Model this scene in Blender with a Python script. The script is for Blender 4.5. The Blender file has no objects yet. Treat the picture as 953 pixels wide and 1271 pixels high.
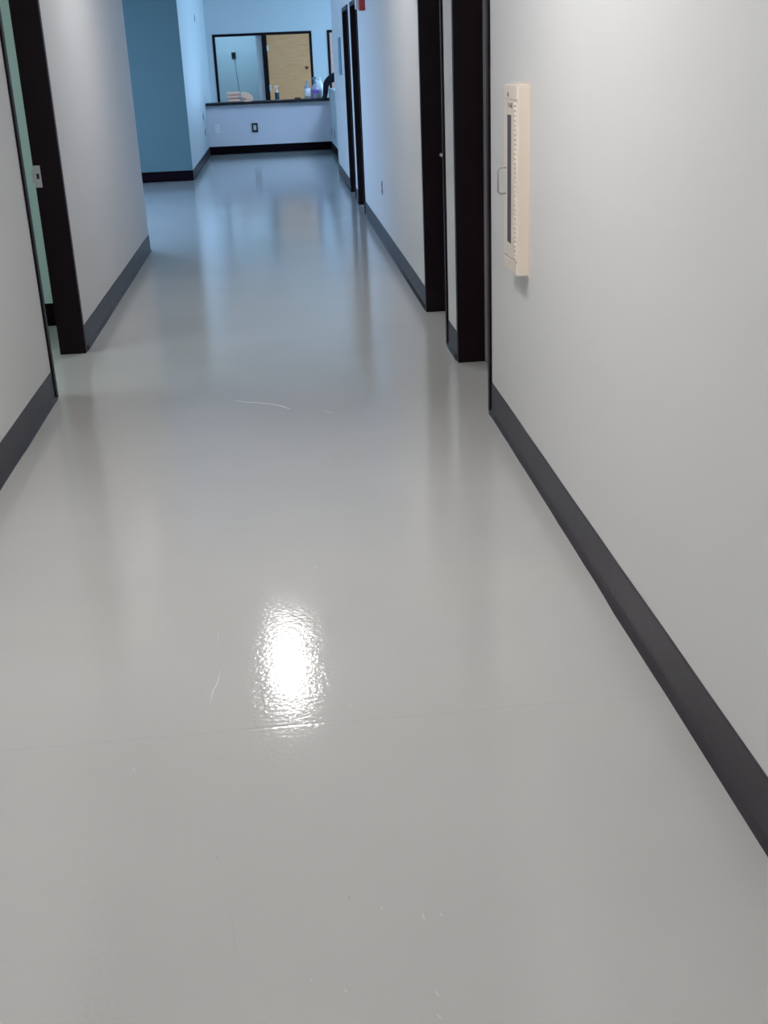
import bpy, bmesh, math, random
from mathutils import Matrix, Vector
random.seed(7)
scene = bpy.context.scene
COL = scene.collection
PI = math.pi

# ------------------------------------------------------------------ materials
def srgb(r, g, b):
    def f(c):
        c /= 255.0
        return c / 12.92 if c <= 0.04045 else ((c + 0.055) / 1.055) ** 2.4
    return (f(r), f(g), f(b), 1.0)

def mat(name, col, rough=0.5, metal=0.0, spec=0.5, noise=0.0, nscale=20.0, bump=0.0, bscale=200.0, bdist=0.001,
        trans=0.0, coat=0.0, emit=None, emit_s=0.0, alpha=1.0):
    m = bpy.data.materials.new(name); m.use_nodes = True
    nt = m.node_tree; b = nt.nodes['Principled BSDF']
    b.inputs['Base Color'].default_value = col
    b.inputs['Roughness'].default_value = rough
    b.inputs['Metallic'].default_value = metal
    b.inputs['Specular IOR Level'].default_value = spec
    b.inputs['Transmission Weight'].default_value = trans
    b.inputs['Coat Weight'].default_value = coat
    b.inputs['Alpha'].default_value = alpha
    if emit:
        b.inputs['Emission Color'].default_value = emit
        b.inputs['Emission Strength'].default_value = emit_s
    tc = nt.nodes.new('ShaderNodeTexCoord')
    if noise > 0:
        n = nt.nodes.new('ShaderNodeTexNoise'); n.inputs['Scale'].default_value = nscale; n.inputs['Detail'].default_value = 5
        nt.links.new(tc.outputs['Object'], n.inputs['Vector'])
        mr = nt.nodes.new('ShaderNodeMapRange')
        mr.inputs['To Min'].default_value = 1 - noise; mr.inputs['To Max'].default_value = 1 + noise
        nt.links.new(n.outputs['Fac'], mr.inputs['Value'])
        mx = nt.nodes.new('ShaderNodeMix'); mx.data_type = 'RGBA'; mx.blend_type = 'MULTIPLY'
        mx.inputs['Factor'].default_value = 1.0
        mx.inputs['A'].default_value = col
        nt.links.new(mr.outputs['Result'], mx.inputs['B'])
        nt.links.new(mx.outputs['Result'], b.inputs['Base Color'])
    if bump > 0:
        n2 = nt.nodes.new('ShaderNodeTexNoise'); n2.inputs['Scale'].default_value = bscale; n2.inputs['Detail'].default_value = 3
        nt.links.new(tc.outputs['Object'], n2.inputs['Vector'])
        bp = nt.nodes.new('ShaderNodeBump'); bp.inputs['Strength'].default_value = bump; bp.inputs['Distance'].default_value = bdist
        nt.links.new(n2.outputs['Fac'], bp.inputs['Height'])
        nt.links.new(bp.outputs['Normal'], b.inputs['Normal'])
    return m

M = {}
M['wall'] = mat('warm_white_wall_paint', (0.64, 0.645, 0.64, 1), 0.55, spec=0.3, bump=0.15, bscale=260, bdist=0.001)
M['ceil'] = mat('ceiling_paint', (0.75, 0.75, 0.74, 1), 0.8, bump=0.2, bscale=150)
M['teal'] = mat('teal_wall_paint', (0.118, 0.205, 0.225, 1), 0.6, spec=0.3, noise=0.04, nscale=3, bump=0.1)
M['halfwall'] = mat('lit_half_wall_paint', (0.79, 0.77, 0.83, 1), 0.55, spec=0.3, noise=0.02, nscale=4)  # lighter than the other walls: light missing on the half wall, put into its colour
M['brightwall'] = mat('lit_strip_wall_paint', (0.86, 0.86, 0.86, 1), 0.5)  # extra-light tone so the wall return looks lit; brightness is painted in
M['green'] = mat('green_lit_wall_paint', (0.52, 0.645, 0.61, 1), 0.55, spec=0.3)  # greenish light of the side room, put into the wall colour
M['bluewall'] = mat('pale_blue_grey_wall_paint', (0.60, 0.64, 0.66, 1), 0.55, spec=0.3, noise=0.02, nscale=4)
M['frame'] = mat('dark_espresso_frame_paint', (0.0062, 0.0018, 0.0040, 1), 0.45, spec=0.16)
M['base'] = mat('charcoal_rubber_base', (0.028, 0.024, 0.032, 1), 0.42, spec=0.4, noise=0.4, nscale=5, bump=0.25, bscale=25, bdist=0.002)
M['basedark'] = mat('shaded_rubber_base', (0.006, 0.0022, 0.005, 1), 0.6, spec=0.06)  # charcoal base again, with the shade of the darker runs put into the colour
M['door'] = mat('grey_door_paint', (0.30, 0.28, 0.30, 1), 0.4)
M['steel'] = mat('brushed_steel', (0.55, 0.54, 0.55, 1), 0.35, metal=1.0, noise=0.1, nscale=90)
M['satin'] = mat('satin_plate_metal', (0.42, 0.40, 0.42, 1), 0.45, metal=0.3, noise=0.08, nscale=60)
M['hole'] = mat('dark_recess', (0.004, 0.004, 0.004, 1), 0.8)
M['cream'] = mat('almond_enamel', (0.72, 0.635, 0.535, 1), 0.35, noise=0.02, nscale=12)
M['glassdark'] = mat('smoked_window_glass', (0.085, 0.078, 0.08, 1), 0.5, spec=0.2)
M['grey'] = mat('grey_plastic_lettering', (0.16, 0.14, 0.13, 1), 0.5)
M['red'] = mat('red_enamel', (0.42, 0.012, 0.03, 1), 0.4)
M['lens'] = mat('clear_strobe_lens', (0.85, 0.85, 0.87, 1), 0.2, trans=0.25)
M['plate'] = mat('white_plastic_plate', (0.62, 0.62, 0.62, 1), 0.35)
M['black'] = mat('black_plastic', (0.008, 0.009, 0.012, 1), 0.4)
M['counter'] = mat('dark_laminate', (0.012, 0.012, 0.017, 1), 0.45, spec=0.3)
M['sign'] = mat('teal_plaque', (0.10, 0.24, 0.30, 1), 0.4)
M['towel'] = mat('pale_pink_towel', (0.99, 0.60, 0.46, 1), 0.9, noise=0.06, nscale=50, bump=0.5, bscale=150, bdist=0.003)
M['rag'] = mat('peach_cloth', (0.99, 0.58, 0.42, 1), 0.9, noise=0.08, nscale=30, bump=0.5, bscale=120, bdist=0.003)
M['tape'] = mat('brown_tape', (0.10, 0.045, 0.025, 1), 0.45, noise=0.1, nscale=40)
M['white'] = mat('white_plastic', (0.90, 0.91, 0.93, 1), 0.35)
M['label'] = mat('dark_teal_label', (0.02, 0.06, 0.09, 1), 0.45)
M['pink'] = mat('pale_pink_plastic', (0.80, 0.55, 0.48, 1), 0.4)
M['clear'] = mat('cloudy_clear_plastic', (0.55, 0.55, 0.66, 1), 0.2, trans=0.35)
M['purple'] = mat('purple_label', (0.25, 0.12, 0.48, 1), 0.45)
M['greyblue'] = mat('slate_plastic', (0.16, 0.25, 0.34, 1), 0.4)
M['jacket'] = mat('black_jacket_fabric', (0.006, 0.006, 0.011, 1), 0.75, spec=0.3, bump=0.5, bscale=60, bdist=0.004)
M['trousers'] = mat('dark_trouser_fabric', (0.02, 0.022, 0.03, 1), 0.85, bump=0.3, bscale=120)
M['glove'] = mat('black_glove_rubber', (0.006, 0.006, 0.009, 1), 0.5)
M['skin'] = mat('skin', (0.55, 0.33, 0.24, 1), 0.5)
M['hair'] = mat('dark_hair', (0.015, 0.01, 0.008, 1), 0.6)
M['eye'] = mat('eye_white', (0.7, 0.7, 0.7, 1), 0.2)
M['scuff'] = mat('pale_floor_scratch', (0.70, 0.70, 0.70, 1), 0.4)
M['hair_crack'] = mat('faint_floor_crack', (0.30, 0.29, 0.28, 1), 0.4)
M['chip'] = mat('dark_floor_speck', (0.14, 0.13, 0.12, 1), 0.5)
M['lightframe'] = mat('white_fixture_enamel', (0.8, 0.8, 0.8, 1), 0.4)
M['winframe'] = mat('dark_window_frame', (0.03, 0.03, 0.035, 1), 0.4)

def emis(name, col, s):
    m = bpy.data.materials.new(name); m.use_nodes = True
    nt = m.node_tree; nt.nodes.remove(nt.nodes['Principled BSDF'])
    e = nt.nodes.new('ShaderNodeEmission'); e.inputs['Color'].default_value = col; e.inputs['Strength'].default_value = s
    nt.links.new(e.outputs[0], nt.nodes['Material Output'].inputs['Surface'])
    return m
PANEL = emis('lit_fixture_lens', (1.0, 0.965, 0.96, 1), 48.5)
PANELG = emis('lit_fixture_lens_cool', (0.86, 1.0, 1.0, 1), 52.0)
FILL_LOBBY = emis('added_fill_lobby', (0.46, 0.66, 1.0, 1), 48.0)
FILL_RECEPTION = emis('added_fill_reception', (0.47, 0.69, 1.0, 1), 44.0)
FILL_FAR = emis('added_fill_far_room', (0.40, 0.72, 1.0, 1), 30.0)

def glass_mat():
    m = bpy.data.materials.new('window_glass'); m.use_nodes = True
    nt = m.node_tree; nt.nodes.remove(nt.nodes['Principled BSDF'])
    t = nt.nodes.new('ShaderNodeBsdfTransparent'); t.inputs[0].default_value = (0.95, 0.97, 0.98, 1)
    g = nt.nodes.new('ShaderNodeBsdfGlossy'); g.inputs['Roughness'].default_value = 0.02
    mx = nt.nodes.new('ShaderNodeMixShader'); mx.inputs[0].default_value = 0.06
    nt.links.new(t.outputs[0], mx.inputs[1]); nt.links.new(g.outputs[0], mx.inputs[2])
    nt.links.new(mx.outputs[0], nt.nodes['Material Output'].inputs['Surface'])
    return m
M['glass'] = glass_mat()

def wood_mat(name, a, b):
    m = bpy.data.materials.new(name); m.use_nodes = True
    nt = m.node_tree; p = nt.nodes['Principled BSDF']; p.inputs['Roughness'].default_value = 0.45
    tc = nt.nodes.new('ShaderNodeTexCoord'); mp = nt.nodes.new('ShaderNodeMapping')
    mp.inputs['Scale'].default_value = (3, 3, 26)
    nt.links.new(tc.outputs['Object'], mp.inputs[0])
    n = nt.nodes.new('ShaderNodeTexNoise'); n.inputs['Scale'].default_value = 1.4; n.inputs['Detail'].default_value = 6
    n.inputs['Distortion'].default_value = 0.5
    nt.links.new(mp.outputs[0], n.inputs['Vector'])
    r = nt.nodes.new('ShaderNodeValToRGB'); r.color_ramp.elements[0].position = 0.3; r.color_ramp.elements[1].position = 0.7
    r.color_ramp.elements[0].color = a; r.color_ramp.elements[1].color = b
    nt.links.new(n.outputs['Fac'], r.inputs[0]); nt.links.new(r.outputs[0], p.inputs['Base Color'])
    return m
M['wood'] = wood_mat('maple_veneer', (0.72, 0.325, 0.13, 1), (0.80, 0.40, 0.175, 1))
M['woodp'] = wood_mat('pale_maple_veneer', (0.72, 0.41, 0.32, 1), (0.78, 0.47, 0.38, 1))

JOINTS = [2.60, 8.90, 11.25]
def floor_mat():
    m = bpy.data.materials.new('grey_epoxy_floor'); m.use_nodes = True
    nt = m.node_tree; p = nt.nodes['Principled BSDF']; L = nt.links.new
    def N(t, **k):
        n = nt.nodes.new(t)
        for a, v in k.items(): setattr(n, a, v)
        return n
    def math_(op, a, b=None, c=None, clamp=False):
        n = N('ShaderNodeMath', operation=op); n.use_clamp = clamp
        for i, v in enumerate((a, b, c)):
            if v is None: continue
            if isinstance(v, (int, float)): n.inputs[i].default_value = v
            else: L(v, n.inputs[i])
        return n.outputs[0]
    tc = N('ShaderNodeTexCoord'); sep = N('ShaderNodeSeparateXYZ'); L(tc.outputs['Object'], sep.inputs[0])
    # broad, faint mottling of the coating
    n1 = N('ShaderNodeTexNoise'); n1.inputs['Scale'].default_value = 1.3; n1.inputs['Detail'].default_value = 4
    L(tc.outputs['Object'], n1.inputs['Vector'])
    r = N('ShaderNodeValToRGB'); r.color_ramp.elements[0].position = 0.3; r.color_ramp.elements[1].position = 0.7
    r.color_ramp.elements[0].color = (0.415, 0.416, 0.402, 1); r.color_ramp.elements[1].color = (0.440, 0.440, 0.426, 1)
    L(n1.outputs['Fac'], r.inputs[0])
    # slab joints
    wob = N('ShaderNodeTexNoise'); wob.inputs['Scale'].default_value = 7; wob.inputs['Detail'].default_value = 3
    L(tc.outputs['Object'], wob.inputs['Vector'])
    y = math_('ADD', sep.outputs[1], math_('MULTIPLY', math_('SUBTRACT', wob.outputs['Fac'], 0.5), 0.012))
    ridge = None
    for j, (jy, w, amp) in enumerate(zip(JOINTS, (0.008, 0.012, 0.012), (1.0, 0.6, 0.4))):
        d = math_('ABSOLUTE', math_('SUBTRACT', y, jy))
        s = math_('MULTIPLY', math_('SUBTRACT', 1.0, math_('DIVIDE', d, w), clamp=True), amp)
        ridge = s if ridge is None else math_('ADD', ridge, s)
    br = N('ShaderNodeTexNoise'); br.inputs['Scale'].default_value = 30
    L(tc.outputs['Object'], br.inputs['Vector'])
    rb = math_('MULTIPLY', ridge, math_('ADD', br.outputs['Fac'], 0.35))
    mx = N('ShaderNodeMix'); mx.data_type = 'RGBA'; mx.inputs['B'].default_value = (0.30, 0.30, 0.295, 1)
    L(math_('MULTIPLY', rb, 0.10), mx.inputs['Factor']); L(r.outputs[0], mx.inputs['A'])
    L(mx.outputs['Result'], p.inputs['Base Color'])
    # fine roller orange peel and slow waviness
    op = N('ShaderNodeTexNoise'); op.inputs['Scale'].default_value = 75; op.inputs['Detail'].default_value = 2
    L(tc.outputs['Object'], op.inputs['Vector'])
    wv = N('ShaderNodeTexNoise'); wv.inputs['Scale'].default_value = 9; wv.inputs['Detail'].default_value = 2
    L(tc.outputs['Object'], wv.inputs['Vector'])
    h = math_('ADD', math_('MULTIPLY', op.outputs['Fac'], 0.00045), math_('MULTIPLY', wv.outputs['Fac'], 0.0003))
    h = math_('SUBTRACT', h, math_('MULTIPLY', rb, 0.00045))
    bp = N('ShaderNodeBump'); bp.inputs['Strength'].default_value = 1.0; bp.inputs['Distance'].default_value = 1.0
    L(h, bp.inputs['Height']); L(bp.outputs['Normal'], p.inputs['Normal'])
    p.inputs['Roughness'].default_value = 0.085
    p.inputs['Specular IOR Level'].default_value = 0.5
    return m
M['floor'] = floor_mat()

# ------------------------------------------------------------------ mesh helpers
class MB:
    def __init__(s): s.bm = bmesh.new(); s.mats = []
    def mi(s, m):
        if m is None: return 0
        if m not in s.mats: s.mats.append(m)
        return s.mats.index(m)
    def box(s, x0, x1, y0, y1, z0, z1, m=None, bev=0.0, seg=2):
        t = bmesh.new()
        bmesh.ops.create_cube(t, size=1.0)
        bmesh.ops.scale(t, vec=(x1 - x0, y1 - y0, z1 - z0), verts=t.verts)
        bmesh.ops.translate(t, vec=((x0 + x1) / 2, (y0 + y1) / 2, (z0 + z1) / 2), verts=t.verts)
        if bev > 0: bmesh.ops.bevel(t, geom=t.edges[:], offset=bev, segments=seg, affect='EDGES', profile=0.6)
        return s.add(t, m)
    def add(s, t, m=None, matrix=None):
        i = s.mi(m)
        if matrix is not None: bmesh.ops.transform(t, matrix=matrix, verts=t.verts)
        mp = {}
        for v in t.verts: mp[v] = s.bm.verts.new(v.co)
        for f in t.faces:
            try: nf = s.bm.faces.new([mp[v] for v in f.verts])
            except ValueError: continue
            nf.material_index = i; nf.smooth = f.smooth
        t.free(); return s
    def lathe(s, prof, c=(0, 0, 0), n=28, m=None, sx=1.0, sy=1.0):
        t = bmesh.new(); rings = []
        for r, z in prof:
            rings.append([t.verts.new((c[0] + sx * max(r, 1e-4) * math.cos(2 * PI * k / n), c[1] + sy * max(r, 1e-4) * math.sin(2 * PI * k / n), c[2] + z)) for k in range(n)])
        for a, b in zip(rings, rings[1:]):
            for k in range(n):
                f = t.faces.new((a[k], a[(k + 1) % n], b[(k + 1) % n], b[k])); f.smooth = True
        t.faces.new(rings[0][::-1]); t.faces.new(rings[-1])
        return s.add(t, m)
    def tube(s, pts, r, n=12, m=None):
        t = bmesh.new(); rings = []; pts = [Vector(p) for p in pts]
        rs = r if isinstance(r, (list, tuple)) else [r] * len(pts)
        up = Vector((0, 0, 1)); prev = None
        for i, p in enumerate(pts):
            d = (pts[min(i + 1, len(pts) - 1)] - pts[max(i - 1, 0)]).normalized()
            if prev is None:
                a = d.cross(up if abs(d.z) < 0.9 else Vector((1, 0, 0))).normalized()
            else: a = (prev - d * prev.dot(d)).normalized()
            prev = a; b = d.cross(a)
            rings.append([t.verts.new(p + (a * math.cos(2 * PI * k / n) + b * math.sin(2 * PI * k / n)) * rs[i]) for k in range(n)])
        for a, b in zip(rings, rings[1:]):
            for k in range(n):
                f = t.faces.new((a[k], a[(k + 1) % n], b[(k + 1) % n], b[k])); f.smooth = True
        t.faces.new(rings[0][::-1]); t.faces.new(rings[-1])
        bmesh.ops.recalc_face_normals(t, faces=t.faces[:])
        return s.add(t, m)
    def prism(s, poly, axis, a0, a1, m=None, smooth=False):
        """poly: 2-D outline; axis 'x','y','z' = extrusion axis; remaining axes in order."""
        t = bmesh.new()
        def P(u, v, w):
            return {'x': (w, u, v), 'y': (u, w, v), 'z': (u, v, w)}[axis]
        A = [t.verts.new(P(u, v, a0)) for u, v in poly]; B = [t.verts.new(P(u, v, a1)) for u, v in poly]
        n = len(poly)
        for k in range(n):
            f = t.faces.new((A[k], A[(k + 1) % n], B[(k + 1) % n], B[k])); f.smooth = smooth
        t.faces.new(A[::-1]); t.faces.new(B)
        bmesh.ops.recalc_face_normals(t, faces=t.faces[:])
        return s.add(t, m)
    def obj(s, name, material, parent=None, origin=None):
        me = bpy.data.meshes.new(name)
        off = Vector((0, 0, 0))
        if parent is not None: off = Vector(parent['_o'])
        if origin is not None: off = Vector(origin)
        bmesh.ops.translate(s.bm, vec=-off, verts=s.bm.verts)
        s.bm.normal_update(); s.bm.to_mesh(me); s.bm.free()
        ms = s.mats if s.mats else [material]
        for q in ms: me.materials.append(q)
        o = bpy.data.objects.new(name, me); COL.objects.link(o)
        if parent is not None:
            o.parent = parent
            o.location = off - Vector(parent['_o'])
        else: o.location = off
        o['_o'] = tuple(off)
        return o

def tag(o, label, cat, group=None):
    o['label'] = label; o['category'] = cat
    if group: o['group'] = group
    return o
def empty(name, loc):
    o = bpy.data.objects.new(name, None); COL.objects.link(o); o.location = loc; o['_o'] = tuple(loc)
    o.empty_display_size = 0.1
    return o
def thing(name, label, cat, loc, group=None): return tag(empty(name, loc), label, cat, group)
def struct(o, label=None, cat=None):
    o['kind'] = 'structure'
    if label: o['label'] = label
    if cat: o['category'] = cat
    return o
def copy_tree(o, loc):
    c = o.copy(); COL.objects.link(c); c.location = loc; c['_o'] = tuple(loc)
    for ch in [x for x in bpy.data.objects if x.parent == o]:
        d = ch.copy(); COL.objects.link(d); d.parent = c
        for g in [x for x in bpy.data.objects if x.parent == ch]:
            e = g.copy(); COL.objects.link(e); e.parent = d
    return c

# ------------------------------------------------------------------ geometry of the place
XR, XL, T = 0.955, -1.270, 0.15
ZC = 3.05
YB = -5.0                        # end of the corridor behind the camera
LEND = 11.27                     # corridor left wall stops, lobby opens
TEALY = 18.38
ALX = -1.291                     # left wall of the alcove
REND = 18.45                     # corridor right wall stops
HWY = 23.60                      # half wall face
BACKY = 26.0
DH = 2.18                        # inner height of the door frames
FW = 0.05
# door openings (clear): (y0, y1)
RD = [(5.32, 6.27), (6.76, 7.70), (13.17, 14.09), (14.65, 15.57)]
LD = (6.08, 7.075)

# floor with its scratches and specks (one mesh)
CAM = Vector((0, 0, 1.62))
fl = MB()
fl.box(-8.2, 6.2, YB - 0.2, 30.0, -0.12, 0.0, M['floor'])
def sliver(pts, w, m):
    """thin raised hairline following pts on the floor"""
    t = bmesh.new(); L = []; R = []
    n = len(pts)
    for i, (x, y) in enumerate(pts):
        a = Vector(pts[max(i - 1, 0)]); b = Vector(pts[min(i + 1, n - 1)])
        d = (b - a).normalized(); q = Vector((-d.y, d.x)) * (w / 2 * (0.25 if i in (0, n - 1) else 1))
        L.append(t.verts.new((x + q.x, y + q.y, 0.0006))); R.append(t.verts.new((x - q.x, y - q.y, 0.0006)))
    for i in range(n - 1): t.faces.new((L[i], R[i], R[i + 1], L[i + 1]))
    bmesh.ops.recalc_face_normals(t, faces=t.faces[:])
    fl.add(t, m)
sliver([(-0.312, 5.786), (-0.249, 5.741), (-0.178, 5.709), (-0.103, 5.662), (-0.055, 5.606), (-0.019, 5.554)], 0.0055, M['scuff'])
sliver([(0.149, 5.487), (0.183, 5.437)], 0.008, M['scuff'])
sliver([(-0.245, 2.094), (-0.235, 2.073)], 0.0025, M['chip'])
sliver([(-0.209, 1.91), (-0.2, 1.883), (-0.197, 1.841), (-0.194, 1.806), (-0.188, 1.741)], 0.0009, M['hair_crack'])
sliver([(0.039, 1.922), (0.043, 1.912)], 0.004, M['chip'])
sliver([(0.104, 1.879), (0.106, 1.869)], 0.003, M['scuff'])
sliver([(0.185, 1.846), (0.188, 1.831)], 0.0035, M['scuff'])
sliver([(0.221, 1.845), (0.225, 1.835)], 0.003, M['scuff'])
sliver([(-0.048, 1.699), (-0.043, 1.694)], 0.003, M['scuff'])
sliver([(0.016, 1.666), (0.02, 1.657)], 0.0035, M['scuff'])
sliver([(0.184, 1.639), (0.189, 1.625)], 0.0035, M['scuff'])
sliver([(0.18, 1.583), (0.185, 1.571)], 0.0035, M['scuff'])
sliver([(0.026, 3.609), (0.037, 3.594)], 0.004, M['scuff'])
sliver([(0.087, 2.68), (0.095, 2.67)], 0.003, M['scuff'])
sliver([(-0.466, 2.467), (-0.458, 2.451)], 0.003, M['scuff'])
sliver([(-0.283, 3.173), (-0.282, 3.088)], 0.0014, M['scuff'])
sliver([(-0.266, 2.928), (-0.272, 2.855), (-0.283, 2.812), (-0.287, 2.748)], 0.0014, M['scuff'])
floor = struct(fl.obj('floor', M['floor']))

# ceilings
c = MB(); c.box(-8.2, 6.2, YB - 0.2, 30.0, ZC, ZC + 0.12)
struct(c.obj('ceiling', M['ceil']))

def holed_wall(name, x0, x1, y0, y1, openings, m, head=DH + FW):
    w = MB(); y = y0
    for a, b in openings:
        a -= FW - 0.004; b += FW - 0.004
        w.box(x0, x1, y, a, 0, ZC); w.box(x0, x1, a, b, head - 0.004, ZC); y = b
    w.box(x0, x1, y, y1, 0, ZC)
    return struct(w.obj(name, m))

holed_wall('wall_right', XR, XR + T, YB, REND, RD, M['wall'])
holed_wall('wall_left', XL - T, XL, YB, LEND, [LD], M['wall'])
w = MB(); w.box(XL - T, XR + T, YB - 0.15, YB, 0, ZC); struct(w.obj('wall_near', M['wall']))
w = MB(); w.box(-7.0, ALX - 0.0, TEALY, TEALY + T, 0, ZC); struct(w.obj('wall_lobby_teal', M['teal']))
w = MB(); w.box(ALX - T, ALX, TEALY + T, 30.0, 0, ZC)
w.box(ALX - 0.001, ALX, TEALY, TEALY + T, 0, ZC); struct(w.obj('wall_alcove_left', M['bluewall']))
w = MB(); w.box(ALX, 1.10, HWY, HWY + 0.12, 0, 0.909); struct(w.obj('wall_half', M['halfwall']))
w = MB(); w.box(1.10, 1.22, REND, HWY + 0.12, 0, 1.135); struct(w.obj('wall_alcove_right', M['bluewall']))
w = MB(); w.box(1.22, 5.0, REND, REND + T, 0, ZC); struct(w.obj('wall_reception_near', M['bluewall']))
# reception right wall with window
w = MB(); WR = (19.6, 25.4, 0.95, 2.15)
w.box(5.0, 5.15, REND, WR[0], 0, ZC); w.box(5.0, 5.15, WR[1], 30.0, 0, ZC)
w.box(5.0, 5.15, WR[0], WR[1], 0, WR[2]); w.box(5.0, 5.15, WR[0], WR[1], WR[3], ZC)
struct(w.obj('wall_reception_right', M['bluewall']))
# back wall with a double opening and one more door
bd = [(-1.11, -0.14), (-0.04, 0.86), (1.285, 2.19)]      # doorway, maple door, second maple door
w = MB()
w.box(ALX, bd[0][0] - 0.046, BACKY, BACKY + T, 0, ZC)
w.box(bd[1][1] + 0.046, bd[2][0] - 0.046, BACKY, BACKY + T, 0, ZC)
w.box(bd[2][1] + 0.046, 5.0, BACKY, BACKY + T, 0, ZC)
w.box(bd[0][0] - 0.046, bd[1][1] + 0.046, BACKY, BACKY + T, 2.226, ZC)
w.box(bd[2][0] - 0.046, bd[2][1] + 0.046, BACKY, BACKY + T, 2.226, ZC)
struct(w.obj('wall_back', M['bluewall']))
# room seen through the open doorway
w = MB(); w.box(ALX, 5.0, 28.6, 28.75, 0, ZC); struct(w.obj('wall_far_room', M['bluewall']))
w = MB(); w.box(-0.265, -0.04, BACKY + T + 0.013, 28.599, 0, ZC); struct(w.obj('wall_far_room_side', M['brightwall']))
# lobby outer walls, with a big window on the left
w = MB(); WL = (12.3, 17.6, 0.5, 2.5)
w.box(-7.15, -7.0, LEND - T, WL[0], 0, ZC); w.box(-7.15, -7.0, WL[1], TEALY + T, 0, ZC)
w.box(-7.15, -7.0, WL[0], WL[1], 0, WL[2]); w.box(-7.15, -7.0, WL[0], WL[1], WL[3], ZC)
struct(w.obj('wall_lobby_left', M['wall']))
w = MB(); w.box(-7.0, XL - T, LEND - T, LEND - 0.001, 0, ZC); struct(w.obj('wall_lobby_near', M['wall']))
# side room behind the left doorway
w = MB(); w.box(-4.6, XL - T - 0.001, 7.99, 8.1, 0, ZC)
w.box(-4.7, -4.6, 3.6, 8.1, 0, ZC); w.box(-4.6, XL - T - 0.001, 3.5, 3.6, 0, ZC)
struct(w.obj('wall_side_room', M['green']))

# ---- rubber cove bases: profile (out, z) swept along the wall
PROF = [(0, 0), (0.016, 0), (0.014, 0.004), (0.008, 0.012), (0.0045, 0.024), (0.0040, 0.146), (0.0030, 0.1515), (0, 0.1525)]
def cove(mb, x0, y0, x1, y1, nx, ny, wob=0.0, seed=0):
    """run of base from (x0,y0) to (x1,y1) on a wall whose outward normal is (nx,ny)"""
    L = math.hypot(x1 - x0, y1 - y0); n = max(1, int(L / 0.12)) if wob else 1
    t = bmesh.new(); rows = []
    rnd = random.Random(seed); ph = [rnd.uniform(0, 6) for _ in range(4)]
    for i in range(n + 1):
        f = i / n; s = f * L
        o = wob * (math.sin(s * 3.1 + ph[0]) + 0.6 * math.sin(s * 7.7 + ph[1]) + 0.4 * math.sin(s * 17 + ph[2]))
        zt = wob * 0.6 * (math.sin(s * 2.3 + ph[3]) + 0.5 * math.sin(s * 9 + ph[0]))
        row = []
        for k, (u, z) in enumerate(PROF):
            uu = u + (max(0, o) if (k in (1, 2, 3)) else 0); zz = z + (zt if z > 0.14 else 0)
            row.append(t.verts.new((x0 + (x1 - x0) * f + nx * uu, y0 + (y1 - y0) * f + ny * uu, zz)))
        rows.append(row)
    m = len(PROF)
    for a, b in zip(rows, rows[1:]):
        for k in range(m):
            f = t.faces.new((a[k], a[(k + 1) % m], b[(k + 1) % m], b[k]))
            f.smooth = k in (2, 3)
    t.faces.new(rows[0]); t.faces.new(rows[-1][::-1])
    bmesh.ops.recalc_face_normals(t, faces=t.faces[:])
    mb.add(t)
b = MB(); y = YB
for i, (a, e) in enumerate(RD):
    cove(b, XR, y, XR, a - FW - 0.001, -1, 0, 0.0022 if i < 2 else 0, i + 3); y = e + FW + 0.001
cove(b, XR, y, XR, REND, -1, 0)
struct(b.obj('baseboard_right', M['base']))
b = MB(); cove(b, XL, YB, XL, LD[0] - FW - 0.001, 1, 0, 0.0018, 21); cove(b, XL, LD[1] + FW + 0.001, XL, LEND, 1, 0, 0.0015, 22)
struct(b.obj('baseboard_left', M['base']))
b = MB(); cove(b, -7.0, TEALY, ALX - 0.001, TEALY, 0, -1); struct(b.obj('baseboard_teal_wall', M['basedark']))
b = MB(); cove(b, ALX, TEALY, ALX, HWY, 1, 0); struct(b.obj('baseboard_alcove_left', M['base']))
b = MB(); cove(b, ALX, HWY, 1.10, HWY, 0, -1); struct(b.obj('baseboard_half_wall', M['basedark']))
b = MB(); cove(b, 1.10, REND, 1.10, HWY, -1, 0); struct(b.obj('baseboard_alcove_right', M['basedark']))
b = MB(); cove(b, -4.6, 7.99, XL - T, 7.99, 0, -1); struct(b.obj('baseboard_side_room', M['basedark']))
b = MB()
for a, e in ((ALX, bd[0][0] - FW), (bd[1][1] + FW, bd[2][0] - FW), (bd[2][1] + FW, 5.0)): cove(b, a, BACKY, e, BACKY, 0, -1)
struct(b.obj('baseboard_back', M['basedark']))

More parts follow.
